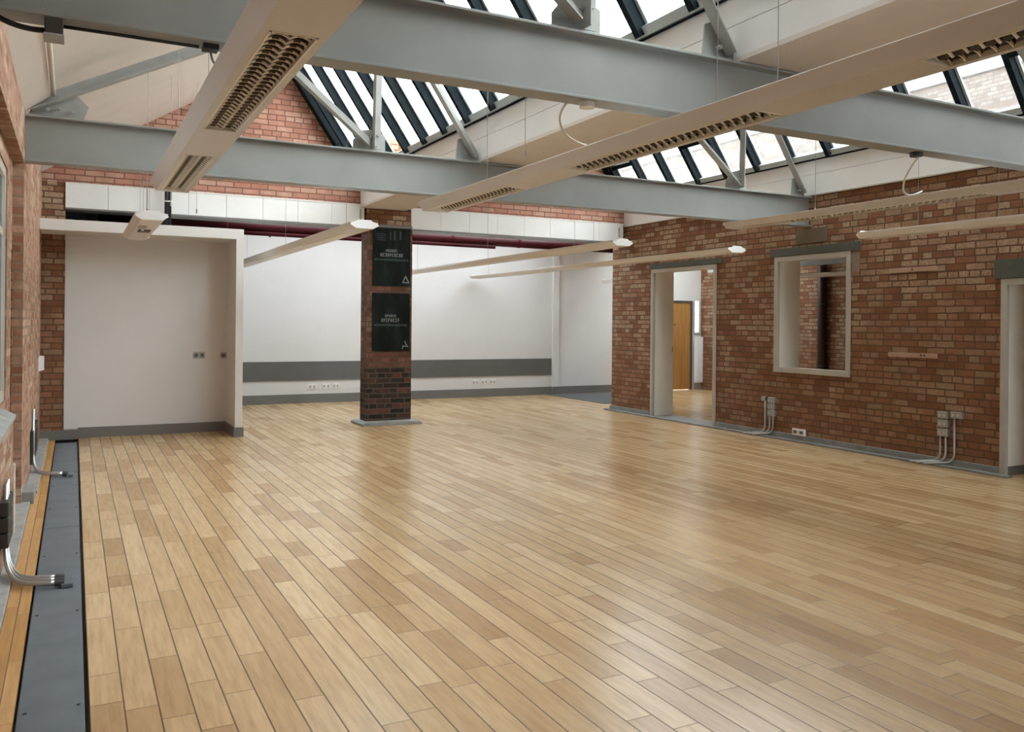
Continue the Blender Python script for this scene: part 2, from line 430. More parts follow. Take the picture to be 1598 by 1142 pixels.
# right wall with door, window and near doorway openings
x1 = 8.78
def wall_with_holes(x0, x1, ya, yb, z0, z1, holes):
    mb = MB(); ys = sorted({ya, yb, *[h[0] for h in holes], *[h[1] for h in holes]})
    for a, b in zip(ys, ys[1:]):
        hs = sorted([h for h in holes if h[0] <= a and h[1] >= b], key=lambda h: h[2])
        z = z0
        for h in hs:
            if h[2] > z: mb.box(x0, x1, a, b, z, h[2])
            z = h[3]
        if z < z1: mb.box(x0, x1, a, b, z, z1)
    return mb
holes = [(9.64, 11.19, 0, 2.38), (7.23, 8.46, .91, 2.40), (4.1, 5.33, 0, 1.98)]
wr = wall_with_holes(XR, x1, YF, 12.33, 0, 3.16, holes)
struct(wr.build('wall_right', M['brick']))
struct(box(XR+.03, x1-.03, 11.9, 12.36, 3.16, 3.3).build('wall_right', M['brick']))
# linings of the openings
def lining(name, ya, yb, z0, z1, sill=False, fw=.05, skirt=False):
    e = sempty(name, (XR, (ya+yb)/2, z0))
    t = .02
    rv = MB().box(XR-.004, x1+.004, ya, ya+t, z0, z1).box(XR-.004, x1+.004, yb-t, yb, z0, z1).box(XR-.004, x1+.004, ya, yb, z1-t, z1)
    if sill: rv.box(XR-.004, x1+.004, ya, yb, z0, z0+t)
    rv.build('reveal_lining', M['reveal'], e)
    f = MB().box(XR-.018, XR+.03, ya-.012, ya+fw, z0, z1+.012).box(XR-.018, XR+.03, yb-fw, yb+.012, z0, z1+.012).box(XR-.018, XR+.03, ya+fw, yb-fw, z1-fw, z1+.012)
    if sill: f.box(XR-.022, XR+.03, ya-.012, yb+.012, z0-.03, z0+.035)
    f.build('frame', M['frame'], e, bevel=.003)
    if skirt: box(XR+.03, x1, yb-.032, yb-.02, 0, .09).build('jamb_skirting', M['greytrim'], e)
    return e
d1 = lining('door_1', 9.64, 11.19, 0, 2.38)
w1 = lining('window_3', 7.23, 8.46, .91, 2.40, True)
d2 = lining('door_2', 4.1, 5.33, 0, 1.98, skirt=True)
box(XR-.02, x1, 9.66, 11.17, .001, .012).build('threshold', M['conc'], d1)
# small catch on the far jamb
box(XR+.40, XR+.415, 11.155, 11.17, 1.05, 1.13).build('latch_plate', M['socketgrey'], d1)
# lintels over the openings
for y0, y1, z0, z1, lab in ((9.50, 11.225, 2.395, 2.475, 'dark olive steel lintel above the doorway next to the brick wall end'),
                            (7.08, 8.545, 2.415, 2.52, 'dark olive steel lintel above the framed opening in the brick wall'),
                            (3.9, 5.41, 1.995, 2.19, 'deep dark concrete lintel above the doorway by the double conduit')):
    tag(box(XR-.025, XR+.06, y0, y1, z0, z1).build('lintel', M['lintel'], bevel=.004), lab, 'lintel')
tag(box(XR-.012, XR+.05, 7.58, 8.09, 2.56, 2.745).build('padstone', paint('brown_grey_stone', (.15,.115,.085), .8, .1), bevel=.004), 'smooth brown-grey padstone block in brickwork above the window lintel', 'stone block')
tag(box(XR-.008, XR+.05, 7.09, 7.2, 2.16, 2.40).build('mortar_patch', paint('pale_mortar', (.25,.2,.16), .9, .15)), 'pale mortar patch beside the top corner of the framed opening', 'mortar patch')
# timber battens
for z, lab in ((2.115, 'short bare timber batten fixed high on the brick wall'), (1.155, 'short bare timber batten fixed at chest height on the brick wall')):
    b = tag(box(XR-.022, XR+.01, 6.055, 6.67, z, z+.052).build('timber_batten', M['timber'], bevel=.003), lab, 'batten')
    for yy in (6.2, 6.24) if z < 2 else (6.36,):
        MB().tube([(XR-.025, yy, z+.028), (XR-.02, yy, z+.028)], .011, 8).build('screw_hole', M['black'], b)
# skirting and floor trunking along the right wall
sk = MB().box(XR-.022, XR+.01, 5.345, 9.62, 0, .085).box(XR-.022, XR+.01, 11.21, 12.36, 0, .085)
struct(sk.build('baseboard_right', M['kerb'], bevel=.006))
tr = MB().box(XR-.10, XR-.022, 5.2, 12.42, 0, .022).box(XR-.10, XR+.4, 12.33, 12.42, 0, .022)
struct(tr.build('trim_7', M['kerb'], bevel=.006))

# back room walls
wb = MB().box(-.4, 9.0, YB, YB+.2, 0, 4.2).box(9.0, 11.72, YB+.02, YB+.2, 0, 4.2).box(11.72, 12.72, YB+.02, YB+.2, 2.03, 4.2).box(12.72, 13.2, YB+.02, YB+.2, 0, 1.3).box(12.72, 12.78, YB+.02, YB+.2, 1.3, 2.05).box(12.95, 13.2, YB+.02, YB+.2, 1.3, 2.05).box(12.72, 13.2, YB+.02, YB+.2, 2.05, 4.2)
wb.box(8.985, 9.13, YB-.05, YB+.1, 0, 4.2)
struct(wb.build('wall_back', M['white']))
struct(box(1.1, 8.97, YB-.014, YB, .415, .762).build('trim_9', M['dado']))
struct(MB().box(1.1, 8.985, YB-.018, YB, 0, .165).box(8.97, 9.14, YB-.068, YB-.05, 0, .165).box(9.13, 11.7, YB+.002, YB+.03, 0, .165).build('baseboard_back', M['greytrim']))
# enclosure added behind the partition, coloured dark so the gap above looks unlit
struct(MB().box(1.02, 1.10, 12.25, YB, 0, 3.6).build('wall_added_dark', M['dark']))
struct(box(XL, 1.1, 12.25, YB, 3.22, 3.3).build('ceiling', M['dark']))
struct(box(-.6, XL, 12.25, YB+.2, 0, 3.6).build('wall_left', M['dark']))

# side room
ws = MB().box(13, 13.2, 3.5, 15.7, 0, 4.2).box(x1, 13.2, 3.3, 3.5, 0, 4.2)
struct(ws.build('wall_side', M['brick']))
wsr = MB().box(x1, x1+.02, 3.5, 4.08, 0, 3.5)
cs = sempty('ceiling', (10, 9, 3.5))
# flat ceiling with long rooflight slots over back and side rooms
cl = MB().box(1.1, 2.0, 12.25, 15.7, 3.6, 3.7).box(8.6, 9.4, 12.25, 15.7, 3.6, 3.7).box(2, 8.6, 12.25, 12.75, 3.6, 3.7).box(2, 8.6, 14.9, 15.7, 3.6, 3.7).box(9.4, 13.2, 14.8, 15.7, 3.6, 3.7)
cl.box(x1, 13.2, 3.5, 10.5, 3.5, 3.6).box(10.6, 12.4, 10.5, 12.7, 3.5, 3.6).box(x1, 10.6, 10.5, 12.25, 3.5, 3.6).box(9.4, 10.6, 12.25, 14.8, 3.5, 3.6).box(12.4, 13.2, 10.5, 14.8, 3.5, 3.6)
cl.build('plaster', M['ceil'], cs)
for i, (a, b, c, d, z) in enumerate(((2, 8.6, 12.75, 14.9, 3.62), (10.6, 12.4, 12.7, 14.8, 3.52))):
    e = sempty(f'window_{6+i}', ((a+b)/2, (c+d)/2, z))
    box(a-.02, b+.02, c-.02, d+.02, z, z+.01).build('glass_pane', M['dimglass'] if i == 0 else M['glass'], e)
# threshold of carpet beyond the brick wall's end
tag(box(8.85, 10.3, 13.3, 15.46, 0, .008).build('carpet', M['carpet']), 'dark grey carpet area on the floor past the brick wall end', 'carpet')
# oak door at the far side
dr = sempty('door_3', (12.2, YB, 0))
lf = box(11.77, 12.66, YB-.02, YB+.025, .01, 1.99).build('door_leaf', M['doorwood'], dr, bevel=.003)
MB().tube([(12.22, YB-.035, 1.5), (12.22, YB-.02, 1.5)], .016, 10).build('door_viewer', M['dark'], lf)
MB().box(11.71, 11.77, YB-.03, YB+.05, 0, 2.05).box(12.66, 12.72, YB-.03, YB+.05, 0, 2.05).box(11.77, 12.66, YB-.03, YB+.05, 1.99, 2.05).build('door_frame', paint('dark_brown_frame', (.09,.07,.055), .5), dr)
ww_ = sempty('window_8', (12.87, YB, 1.3))
MB().box(12.78, 12.8, YB-.01, YB+.05, 1.3, 2.05).box(12.93, 12.95, YB-.01, YB+.05, 1.3, 2.05).box(12.8, 12.93, YB-.01, YB+.05, 1.3, 1.32).build('window_frame', M['frame'], ww_)
box(12.79, 12.94, YB+.02, YB+.024, 1.31, 2.05).build('glass_pane', M['clear'], ww_)
rd = thing('radiator', 'tall white panel radiator beside the oak door', 'radiator', (12.88, YB-.06, .15))
box(12.76, 12.99, YB-.09, YB-.03, .16, 1.22).build('panel', M['cap'], rd, bevel=.01)
fins = MB()
for k in range(7): fins.box(12.775+k*.03, 12.79+k*.03, YB-.097, YB-.089, .2, 1.18)
fins.build('front_ribs', M['cap'], rd)
MB().tube([(12.8, YB-.06, .0), (12.8, YB-.06, .18)], .01).build('pipe', M['galv'], rd)
MB().tube([(12.95, YB-.06, .0), (12.95, YB-.06, .18)], .01).build('pipe', M['galv'], rd)
dp = thing('downpipe', 'dark red-brown vertical pipe on the inner brick wall seen through the framed opening', 'pipe', (12.9, 11.8, 0))
MB().tube([(12.9, 11.82, 0), (12.9, 11.82, 3.45)], .085, 14).build('pipe', mat('dark_brown_pipe', (.035,.012,.008), .6), dp, smooth=True)
for z in (.7, 1.9, 2.9): MB().tube([(12.9, 11.82, z), (12.9, 11.82, z+.05)], .10, 14).build('bracket', M['dark'], dp)

# partition alcove
struct(MB().box(-.10, 1.94, 12.0, 12.06, 0, 2.64).box(1.852, 1.945, 11.30, 12.06, 0, 2.545).box(XL, 1.945, 11.30, 12.06, 2.545, 2.675).build('wall_partition', M['white'], bevel=.003))
struct(MB().box(.06, 1.852, 11.985, 12.0, 0, .13).box(1.838, 1.852, 11.30, 11.985, 0, .125).box(1.838, 1.96, 11.285, 11.30, 0, .125).box(1.945, 1.96, 11.3, 12.06, 0, .125).box(XL, .06, 11.87, 12.0, 0, .115).build('baseboard_partition', M['greytrim']))

# front wall (behind the viewpoint) with an unseen window added to light the opening linings
wf = MB().box(-.8, 6.0, YF-.3, YF, 0, 5.6).box(8.3, 13.2, YF-.3, YF, 0, 5.6).box(6.0, 8.3, YF-.3, YF, 0, .4).box(6.0, 8.3, YF-.3, YF, 2.8, 5.6)
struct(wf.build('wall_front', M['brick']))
e = sempty('window_9', (7.15, YF-.2, .4))
MB().box(6.0, 8.3, YF-.2, YF-.15, .4, .46).box(6.0, 8.3, YF-.2, YF-.15, 2.74, 2.8).box(6.0, 6.06, YF-.2, YF-.15, .46, 2.74).box(8.24, 8.3, YF-.2, YF-.15, .46, 2.74).box(7.12, 7.18, YF-.2, YF-.15, .46, 2.74).build('window_frame', M['frame'], e)
box(6.0, 8.3, YF-.178, YF-.172, .42, 2.78).build('glass_pane', M['clear'], e)

# ---------------------------------------------------------------- roof: plaster slopes, valley box, upstands, skylights
c1 = MB(); th = .06
r1, r2 = ridge(0), ridge(BAY)
# small inclined wall plate board and slope, bay one
c1.prism([(-.36, 3.15), (-.18, 3.30), (-.18, 3.42), (r1[0], r1[1]), (r1[0], r1[1]+.14), (-.5, 3.45), (-.78, 3.25), (-.78, 3.15)], 'y', YF, 7.83)
c1.prism([(-.36, 3.31), (-.18, 3.42), (r1[0], r1[1]), (r1[0], r1[1]+.14), (-.5, 3.45), (-.78, 3.31)], 'y', 7.83, 12.25)
c1.prism([(4.35, 3.16), (4.44, 3.42), (r2[0], r2[1]), (r2[0], r2[1]+.14), (4.35, 3.55)], 'y', YF, 12.25)
struct(c1.build('ceiling', M['ceil']))
tube_ = MB().tube([(-.158, YF, 3.315), (-.158, 7.80, 3.315)], .018, 10)
tag(tube_.build('trunking', M['flex'], smooth=True), 'slim cream trunking running along the wall head above the trench cover', 'trunking')
# valley box
vb = sempty('trim_10', (4.0, 4, 3.15))
box(3.68, 4.37, YF, YH, 3.15, 3.18).build('soffit_board', M['ceil'], vb)
MB().box(3.68, 3.70, YF, YH, 3.18, 3.382).box(3.68, 3.70, YF, YH, 3.388, 3.60).box(3.692, 3.70, YF, YH, 3.38, 3.39).build('upstand_board', M['board'], vb)
box(3.70, 4.36, YF, YH, 3.60, 3.62).build('gutter', M['roofslab'], vb)
# right-hand upstand on the brick wall
ub = sempty('trim_11', (8.33, 4, 3.16))
MB().box(8.30, 8.33, YF, YH, 3.16, 3.415).box(8.30, 8.33, YF, YH, 3.421, 3.63).box(8.312, 8.33, YF, YH, 3.41, 3.43).build('upstand_board', M['board'], ub)
MB().tube([(8.315, YF, 3.165), (8.315, YH, 3.165)], .018, 8).build('lower_bead', M['board'], ub)
box(8.33, 8.8, YF, 12.3, 3.17, 3.62).build('parapet', M['roofslab'], ub)
# roof over wall/side-room junction is outside; glazing
def skylight(idx, xs, zs, rx, rz, ys, transoms, ybar0):
    e = sempty(f'window_{idx}', (xs, 5, zs))
    d = Vector((rx-xs, 0, rz-zs)); L = d.length; d.normalize(); nrm = Vector((-d.z, 0, d.x))   # nrm points inward/down-left
    if nrm.z > 0: nrm = -nrm
    mid = Vector((xs, 0, zs)) + d*(L/2)
    ya, yb = YF, YH
    MB().obox(mid+Vector((0, (YF+1.8)/2, 0)), d*(L/2), Vector((0, (1.8-YF)/2, 0)), nrm*.02).build('added_roof_boarding', M['ceil'], e)  # unseen boarding added over the front end to keep daylight off the beams
    MB().obox(mid+Vector((0, (1.8+yb)/2, 0)), d*(L/2), Vector((0, (yb-1.8)/2, 0)), nrm*.003).build('glass_pane', M['glass'], e)
    for y in ys:
        if y < ybar0: continue
        b = MB().obox(mid+Vector((0, y, 0))+nrm*.06, d*(L/2), Vector((0, .03, 0)), nrm*.052).build('glazing_bar', M['bar'], e)
        MB().obox(mid+Vector((0, y-.045, 0))+nrm*.012, d*(L/2), Vector((0, .014, 0)), nrm*.006).build('glazing_bead', M['bead'], b)
    s0 = Vector((xs, (ya+yb)/2, zs))
    MB().obox(s0+d*.02+nrm*.03, d*.035, Vector((0, (yb-ya)/2, 0)), nrm*.035).build('sill_rail', M['bead'], e)
    MB().obox(s0+nrm*.02-d*.035, d*.008, Vector((0, (yb-ya)/2, 0)), nrm*.03).build('sill_shadow_gap', M['bar'], e)
    rt = Vector((rx, (ya+yb)/2, rz))
    MB().obox(rt-d*.05+nrm*.05, d*.06, Vector((0, (yb-ya)/2, 0)), nrm*.06).build('ridge_rail', M['bar'], e)
    MB().obox(mid+Vector((0, yb-.08, 0))+nrm*.06, d*(L/2), Vector((0, .07, 0)), nrm*.07).build('end_rafter', M['bar'], e)
    for (y0, y1, tz) in transoms:
        c = Vector((xs, (y0+y1)/2, zs)) + d*((tz-zs)/d.z)
        MB().obox(c+nrm*.05, d*.035, Vector((0, (y1-y0)/2, 0)), nrm*.045).build('transom', M['bar'], e)
    return e
skylight(1, 3.68, 3.62, r1[0], r1[1]+.03, [11.6-.6*k for k in range(26)], [], 2.4)
skylight(2, 8.30, 3.65, r2[0], r2[1]+.03, [11.73-.61*k for k in range(25)], [(9.29, 9.9, 4.15), (11.12, 11.73, 4.12), (4.4, 5.02, 4.15)], 2.4)

# ---------------------------------------------------------------- steel beams and trusses
def steel_beam(yc, x0, x1_, label):
    e = thing('steel_beam', label, 'beam', ((x0+x1_)/2, yc, ZB))
    box(x0, x1_, yc-.006, yc+.006, ZB+.015, ZT-.015).build('web', M['steel'], e)
    box(x0, x1_, yc-.073, yc+.073, ZB, ZB+.016).build('bottom_flange', M['steel'], e, bevel=.003)
    box(x0, x1_, yc-.073, yc+.073, ZT-.016, ZT).build('top_flange', M['steel'], e, bevel=.003)
    return e
YA, YC = 4.11, 7.90
bA = steel_beam(YA, -.55, XR+.1, 'wide grey steel beam crossing the room overhead with a junction box under it')
bB = steel_beam(YC, -.55, XR+.02, 'grey steel beam parallel to the first, further in towards the pillar')
def angle(mb, p0, p1, y, w_=.075, t_=.009, flip=1):
    p0 = Vector((p0[0], y, p0[1])); p1 = Vector((p1[0], y, p1[1])); d = (p1-p0); L = d.length; d.normalize()
    n = Vector((-d.z, 0, d.x)); mid = (p0+p1)/2
    mb.obox(mid, d*(L/2), n*(w_/2), Vector((0, t_/2, 0)))
    mb.obox(mid+n*(w_/2-t_/2)*flip+Vector((0, -w_/2, 0)), d*(L/2), n*(t_/2), Vector((0, w_/2, 0)))
    return mb
def truss(y, s, label, left=True):
    e = thing('roof_truss', label, 'truss', (2.57+s, y, ZT))
    rz = 4.72; rx = 2.62+s
    lx = -.33 if s == 0 else 4.36
    lz = 3.22 if s == 0 else 3.30
    b1 = MB(); angle(b1, (lx, lz), (rx, rz), y-.03, .10, .01, -1); b1.build('rafter', M['strut'], e)
    b2 = MB(); angle(b2, (3.64+s*.995, 3.20), (rx, rz), y-.03, .085, .009, 1); b2.build('rafter', M['strut'], e)
    b3 = MB(); angle(b3, (2.575+s, 3.16), (2.60+s, rz-.05), y-.05, .085, .009, 1); b3.build('king_post', M['strut'], e)
    b4 = MB(); angle(b4, (2.50+s, 3.21), (1.41+s, 3.22+.5*(1.41-(-.33))), y-.06, .085, .009, 1); b4.build('strut', M['strut'], e)
    def gusset(cx, poly):
        g = MB().prism(poly, 'y', y-.008, y+.004); o = g.build('gusset_plate', M['strut'], e)
        return o
    gusset(0, [(2.36+s, ZT), (2.68+s, ZT), (2.68+s, 3.30), (2.58+s, 3.36), (2.44+s, 3.34), (2.36+s, 3.24)])
    gusset(0, [(3.43+s, ZT), (3.68+s*.995, ZT), (3.68+s*.995, 3.22), (3.55+s, 3.40), (3.45+s, 3.36)])
    if s == 0: gusset(0, [(-.34, ZT), (.06, ZT), (.10, 3.26), (.02, 3.34), (-.30, 3.26)])
    bl = MB()
    for bx, bz in ((2.46, 3.21), (2.52, 3.27), (2.57, 3.20), (2.59, 3.29), (3.52, 3.21), (3.56, 3.29), (3.61, 3.22)) + (((-.2, 3.2), (-.12, 3.22), (-.02, 3.2)) if s == 0 else ()):
        bl = MB().tube([(bx+s, y-.035 if bx > 1 else y-.03, bz), (bx+s, y-.075, bz)], .014, 6); bl.build('bolt', M['strut'], e)
    return e
truss(YA, 0, 'grey bolted roof truss standing on the front steel beam, above the first long light')
truss(YC, 0, 'grey bolted roof truss standing on the second steel beam under the first skylight')
truss(YA, BAY, 'grey bolted roof truss on the front steel beam, towards the wall with openings')
truss(YC, BAY, 'grey bolted roof truss on the second steel beam, next to the wall with openings')

# junction box and cable on the first beam
jb = thing('junction_box', 'small dark junction box with a thick cable under the front steel beam', 'junction box', (-.082, YA-.02, 2.69))
box(-.118, -.048, YA-.075, YA+.03, 2.69, 2.765).build('box', M['dark'], jb, bevel=.004)
box(-.122, -.044, YA-.08, YA+.035, 2.684, 2.695).build('lid', M['strut'], jb, bevel=.002)
MB().tube(arc((-.118, YA-.03, 2.715), (-.25, YA-.03, 2.70), (-.36, YA-.03, 2.79), 10), .012, 8).build('cable', M['black'], jb, smooth=True)
MB().tube([(-.048, YA, 2.752), (.50, YA, 2.752)], .008, 8).build('conduit', M['dark'], jb, smooth=True)
cb = thing('cable_clamp', 'small black cable clamp under the front steel beam beside the first light', 'clamp', (.55, YA, 2.735))
box(.515, .583, YA-.04, YA+.03, 2.74, 2.765).build('clamp', M['black'], cb, bevel=.003)
MB().tube(arc((.55, YA, 2.745), (.56, YA, 2.66), (.60, YA+.03, 2.70), 8), .006, 6).build('loop', M['wire'], cb, smooth=True)
# detector-like rose and flexes feeding the suspended lights
for i, (x, lab, pts) in enumerate(((2.60, 'white ceiling rose under the front beam with a cream flex to the second light', [(2.47, YA, 2.75), (2.44, YA+.1, 2.70), (2.60, YA+.35, 2.63), (2.99, YA+.62, 2.675)]),
                                   (5.42, 'ceiling rose under the front beam with a drooping flex towards the brick wall', [(5.44, YA, 2.73), (5.42, YA+.15, 2.58), (5.75, YA+.42, 2.46), (6.22, YA+.55, 2.62)]))):
    e = thing('ceiling_rose', lab, 'ceiling rose', (x, YA, 2.735))
    MB().tube([(x, YA, 2.765), (x, YA, 2.735)], .045, 14).build('rose', M['cap'] if i == 0 else M['dark'], e, smooth=False)
    P = []
    for a in range(17):
        tt = a/16; q = [Vector(p) for p in pts]
        P.append(q[0]*(1-tt)**3+q[1]*3*tt*(1-tt)**2+q[2]*3*tt*tt*(1-tt)+q[3]*tt**3)
    MB().tube(P, .007, 8).build('flex', M['flex'], e, smooth=True)

# ---------------------------------------------------------------- suspended linear lights
def louvre(e, xc, zb, hw, y0, y1):
    ly = MB()
    # frame lip
    ly.box(xc-hw, xc-hw+.008, y0, y1, zb-.003, zb+.02).box(xc+hw-.008, xc+hw, y0, y1, zb-.003, zb+.02)
    ly.box(xc-hw, xc+hw, y0, y0+.008, zb-.003, zb+.02).box(xc-hw, xc+hw, y1-.008, y1, zb-.003, zb+.02)
    o = ly.build('louvre', M['louvre'], e)
    # one continuous corrugated reflector: cross ridges dip towards the room, two troughs side by side
    cols = []
    for t_ in range(13):
        a = -1+2*t_/12; tr = abs(a)*2-1                 # -1..1 inside each trough
        cols.append((xc+a*(hw-.009), .016*(1-tr*tr)))
    n = int((y1-y0)/.066); rows = []
    for k in range(n+1):
        yy = y0+.012+(y1-y0-.024)*k/n
        for dy, low in ((-.017, 0), (-.007, 2), (-.003, 1), (.003, 1), (.007, 2), (.017, 0)):
            if (k == 0 and dy < 0) or (k == n and dy > 0): continue
            rows.append((yy+dy, low))
    vs = []
    for yy, low in rows:
        for t_, (x, lift) in enumerate(cols):
            spine = t_ == 6
            vs.append((x, yy, zb+.002+lift if low == 1 else zb+.010+lift if low == 2 else (zb+.006 if spine else zb+.056)))
    nc = len(cols)
    fs = [(r*nc+c, r*nc+c+1, (r+1)*nc+c+1, (r+1)*nc+c) for r in range(len(rows)-1) for c in range(nc-1)]
    g = MB().add(vs, fs).build('louvre_grille', M['louvre'], o)
    g.data.materials.append(M['tray'])
    for p in g.data.polygons:
        if p.center.z > .021: p.material_index = 1      # upper ridge faces coloured dark as shade between the blades
def wide_light(xc, zb, y0, y1, louvres, label, hw=.178, bw=.125, zscale=1., wires=()):
    e = thing('linear_light', label, 'light', (xc, (y0+y1)/2, zb))
    zt = zb+.076*zscale; dz = .024*zscale; dq = .016*zscale
    lw = .092
    body = MB()
    # lower facets, tips, upper flare, top: open-bottomed shell extruded along the room
    prof = [(-bw, zb), (-hw, zt-.001), (-hw+.002, zt+.003), (-.10, zt+dq), (-.075, zt+dz), (.075, zt+dz), (.10, zt+dq), (hw-.002, zt+.003), (hw, zt-.001), (bw, zb)]
    inner = [(bw-.004, zb+.004), (.10, zt+dq-.006), (-.10, zt+dq-.006), (-bw+.004, zb+.004)]
    body.prism([(xc+a, b) for a, b in prof+inner], 'y', y0, y1)
    cuts = sorted(louvres); ya = y0
    for (a, b) in cuts+[(y1, y1)]:
        if a > ya: body.box(xc-bw, xc+bw, ya, a, zb, zb+.004)
        if b > a:
            body.box(xc-bw, xc-lw, a, b, zb, zb+.004); body.box(xc+lw, xc+bw, a, b, zb, zb+.004)
        ya = b
    body.build('housing', M['fixture'], e)
    cp = [(xc+a*1.0, b) for a, b in prof]
    MB().prism(cp, 'y', y1, y1+.012).build('end_cap', M['cap'], e, bevel=.002)
    MB().prism(cp, 'y', y0-.012, y0).build('end_cap', M['cap'], e, bevel=.002)
    for a, b in louvres: louvre(e, xc, zb, lw, a, b)
    for (yy, zz) in wires:
        MB().tube([(xc, yy, zt+dz), (xc, yy, zz)], .0025, 6).build('hanging_wire', M['wire'], e)
        MB().tube([(xc, yy, zt+dz-.002), (xc, yy, zt+dz+.03)], .008, 8).build('wire_grip', M['chrome'], e)
    return e
wide_light(.728, 2.575, .9, 7.62, [(1.3, 2.75), (3.2, 5.02), (5.85, 7.5)], 'wide cream louvred strip light hanging under both beams above the trench cover side', wires=((2.2, 3.9), (5.5, 4.0), (7.2, 4.0)))
wide_light(3.115, 2.575, .9, 7.66, [(.95, 2.28), (3.2, 5.05), (5.95, 7.5)], 'wide cream louvred strip light hanging under the beams along the roof valley', wires=((3.6, 3.9), (6.5, 3.6)))
wide_light(6.44, 2.555, 1.2, 7.14, [(1.6, 3.3), (4.2, 6.4)], 'wide cream strip light hanging along the brick wall above the framed opening', hw=.155, bw=.11, zscale=.72, wires=((3.0, 4.6), (6.0, 4.6)))
GRP = None
def slim_light(xc, zb, y0, y1, label, slots, hw=.14, near_wires=True):
    e = thing('linear_light', label, 'light', (xc, (y0+y1)/2, zb))
    prof = [(-.085, zb), (-hw, zb+.034), (-hw+.003, zb+.038), (-.085, zb+.062), (-.06, zb+.082), (.06, zb+.082), (.085, zb+.062), (hw-.003, zb+.038), (hw, zb+.034), (.085, zb)]
    P = [(xc+a, b) for a, b in prof]
    flat = [(xc+a, b) for a, b in ((-.085, zb), (-hw+.010, zb+.040), (-hw+.006, zb+.060), (-.09, zb+.066), (.09, zb+.066), (hw-.006, zb+.060), (hw-.010, zb+.040), (.085, zb))]
    MB().prism(flat, 'y', y0, y1).build('housing', M['slimfixture'], e)
    MB().prism(P, 'y', y0-.014, y0).build('end_cap', M['cap'], e, bevel=.003)
    MB().prism(P, 'y', y1, y1+.014).build('end_cap', M['cap'], e, bevel=.003)
    for a, b in slots: box(xc-.06, xc+.06, a, b, zb-.006, zb+.001).build('louvre', M['louvre'], e)
    for yy in (y0+.6, (y0+y1)/2+(.5 if y0 < 4 else 0), y1-.6):
        if yy < 11.8: MB().tube([(xc, yy, zb+.08), (xc, yy, 3.4)], .002, 6).build('hanging_wire', M['wire'], e)
        else: MB().tube([(xc, yy, zb+.08), (xc, yy, 3.62)], .002, 6).build('hanging_wire', M['wire'], e)
    return e
sl = slim_light(.600, 2.37, 8.02, 10.1, 'short white strip light with a control gear tray hanging before the plain white partition', [])
box(.53, .60, 8.55, 8.75, 2.36, 2.371).build('gear_tray', M['socketgrey'], sl)
box(.55, .66, 8.9, 9.12, 2.362, 2.371).build('gear_cover', M['tray'], sl)
MB().tube([(.58, 8.82, 2.371), (.58, 8.82, 2.35)], .014, 10).build('lamp_holder', M['cap'], sl)
slim_light(2.425, 2.375, 7.72, 14.4, 'slim white strip light running back, its end cap before the top of the brick pillar', [(8.3, 9.9), (11.2, 12.8)])
slim_light(5.52, 2.385, 7.95, 15.0, 'slim white strip light running back, its end cap under the end of the white header', [(8.4, 10.1), (11.4, 13.2)])
slim_light(7.12, 2.375, 7.85, 15.35, 'slim white strip light reaching the back wall, its end cap above the doorway', [(12.4, 14.4)])
slim_light(7.13, 2.385, 2.2, 5.98, 'slim white strip light along the brick wall, its far tip at the window lintel', [(2.6, 4.4)], .13)
slim_light(9.98, 2.36, 14.0, 15.0, 'short far strip light glimpsed past the end of the brick wall', [], .1)
slim_light(11.5, 2.35, 7.0, 12.2, 'white strip light in the side room seen through the framed opening', [(7.5, 9)], .14)
tk = MB().box(11.9, 12.0, 5.0, 14.0, 2.60, 2.70)
tag(tk.build('cable_tray', M['strut']), 'pale cable tray hung above the strip light in the side room', 'cable tray')

# free-hanging suspension wires left in place
for i, (x, y, z0, z1, lab) in enumerate(((3.48, 6.5, 2.95, 3.6, 'lone hanging wire with a metal tip before the white upstand'),
                         (4.08, 6.5, 3.0, 3.15, 'short hanging wire with a metal tip under the valley soffit'),
                         (3.56, 3.6, 2.85, 3.75, 'long hanging wire with a metal tip near the far bend of the front beam'),
                         (.589, 8.4, 2.46, 3.88, 'thin hanging wire above the short strip light, before the white roof slope'),
                         (.90, 9.6, 2.70, 4.07, 'thin hanging wire before the white roof slope, between two others'),
                         (1.27, 10.5, 2.75, 4.3, 'thin hanging wire half hidden behind the long light before the gable'))):
    e = thing('hanging_wire', lab, 'wire', (x, y, z0))
    MB().tube([(x, y, z0), (x, y, z1)], .0028, 6).build('wire', M['wire'], e)
    MB().tube([(x, y, z0), (x, y, z0+.05)], .009, 8).build('tip', M['chrome'], e)

# ---------------------------------------------------------------- services behind the header
rp = thing('red_pipe', 'large dark red pipe running behind the white header boards', 'pipe', (5, 13.5, 2.82))
MB().tube([(.3, 13.5, 2.945), (9.2, 13.5, 2.93)], .075, 18).build('pipe', M['redpipe'], rp, smooth=True)
for x in (2.05, 3.6, 5.8, 7.1):
    MB().tube([(x, 13.5, 2.94), (x+.03, 13.5, 2.94)], .088, 18).build('pipe_clamp', M['redpipe'], rp)
    MB().tube([(x+.015, 13.5, 3.0), (x+.015, 13.5, 3.6)], .008, 8).build('hanger_rod', M['dark'], rp)
rp2 = thing('sprinkler_pipe', 'thinner dark red pipe just below the large red pipe', 'pipe', (4.6, 13.4, 2.8))
MB().tube([(2.25, 13.42, 2.845), (6.6, 13.42, 2.835)], .03, 12).build('pipe', M['redpipe'], rp2, smooth=True)
for x in (2.7, 4.9): MB().tube([(x, 13.42, 2.845), (x, 13.42, 2.80)], .018, 8).build('sprinkler_head', M['dark'], rp2)
bc = thing('black_cable', 'black vertical cable bundle with a white tie above the white partition', 'cable', (1.07, 11.75, 2.68))
MB().tube([(1.055, 11.76, 2.675), (1.055, 11.76, 3.45)], .025, 10).build('cable', M['black'], bc, smooth=True)
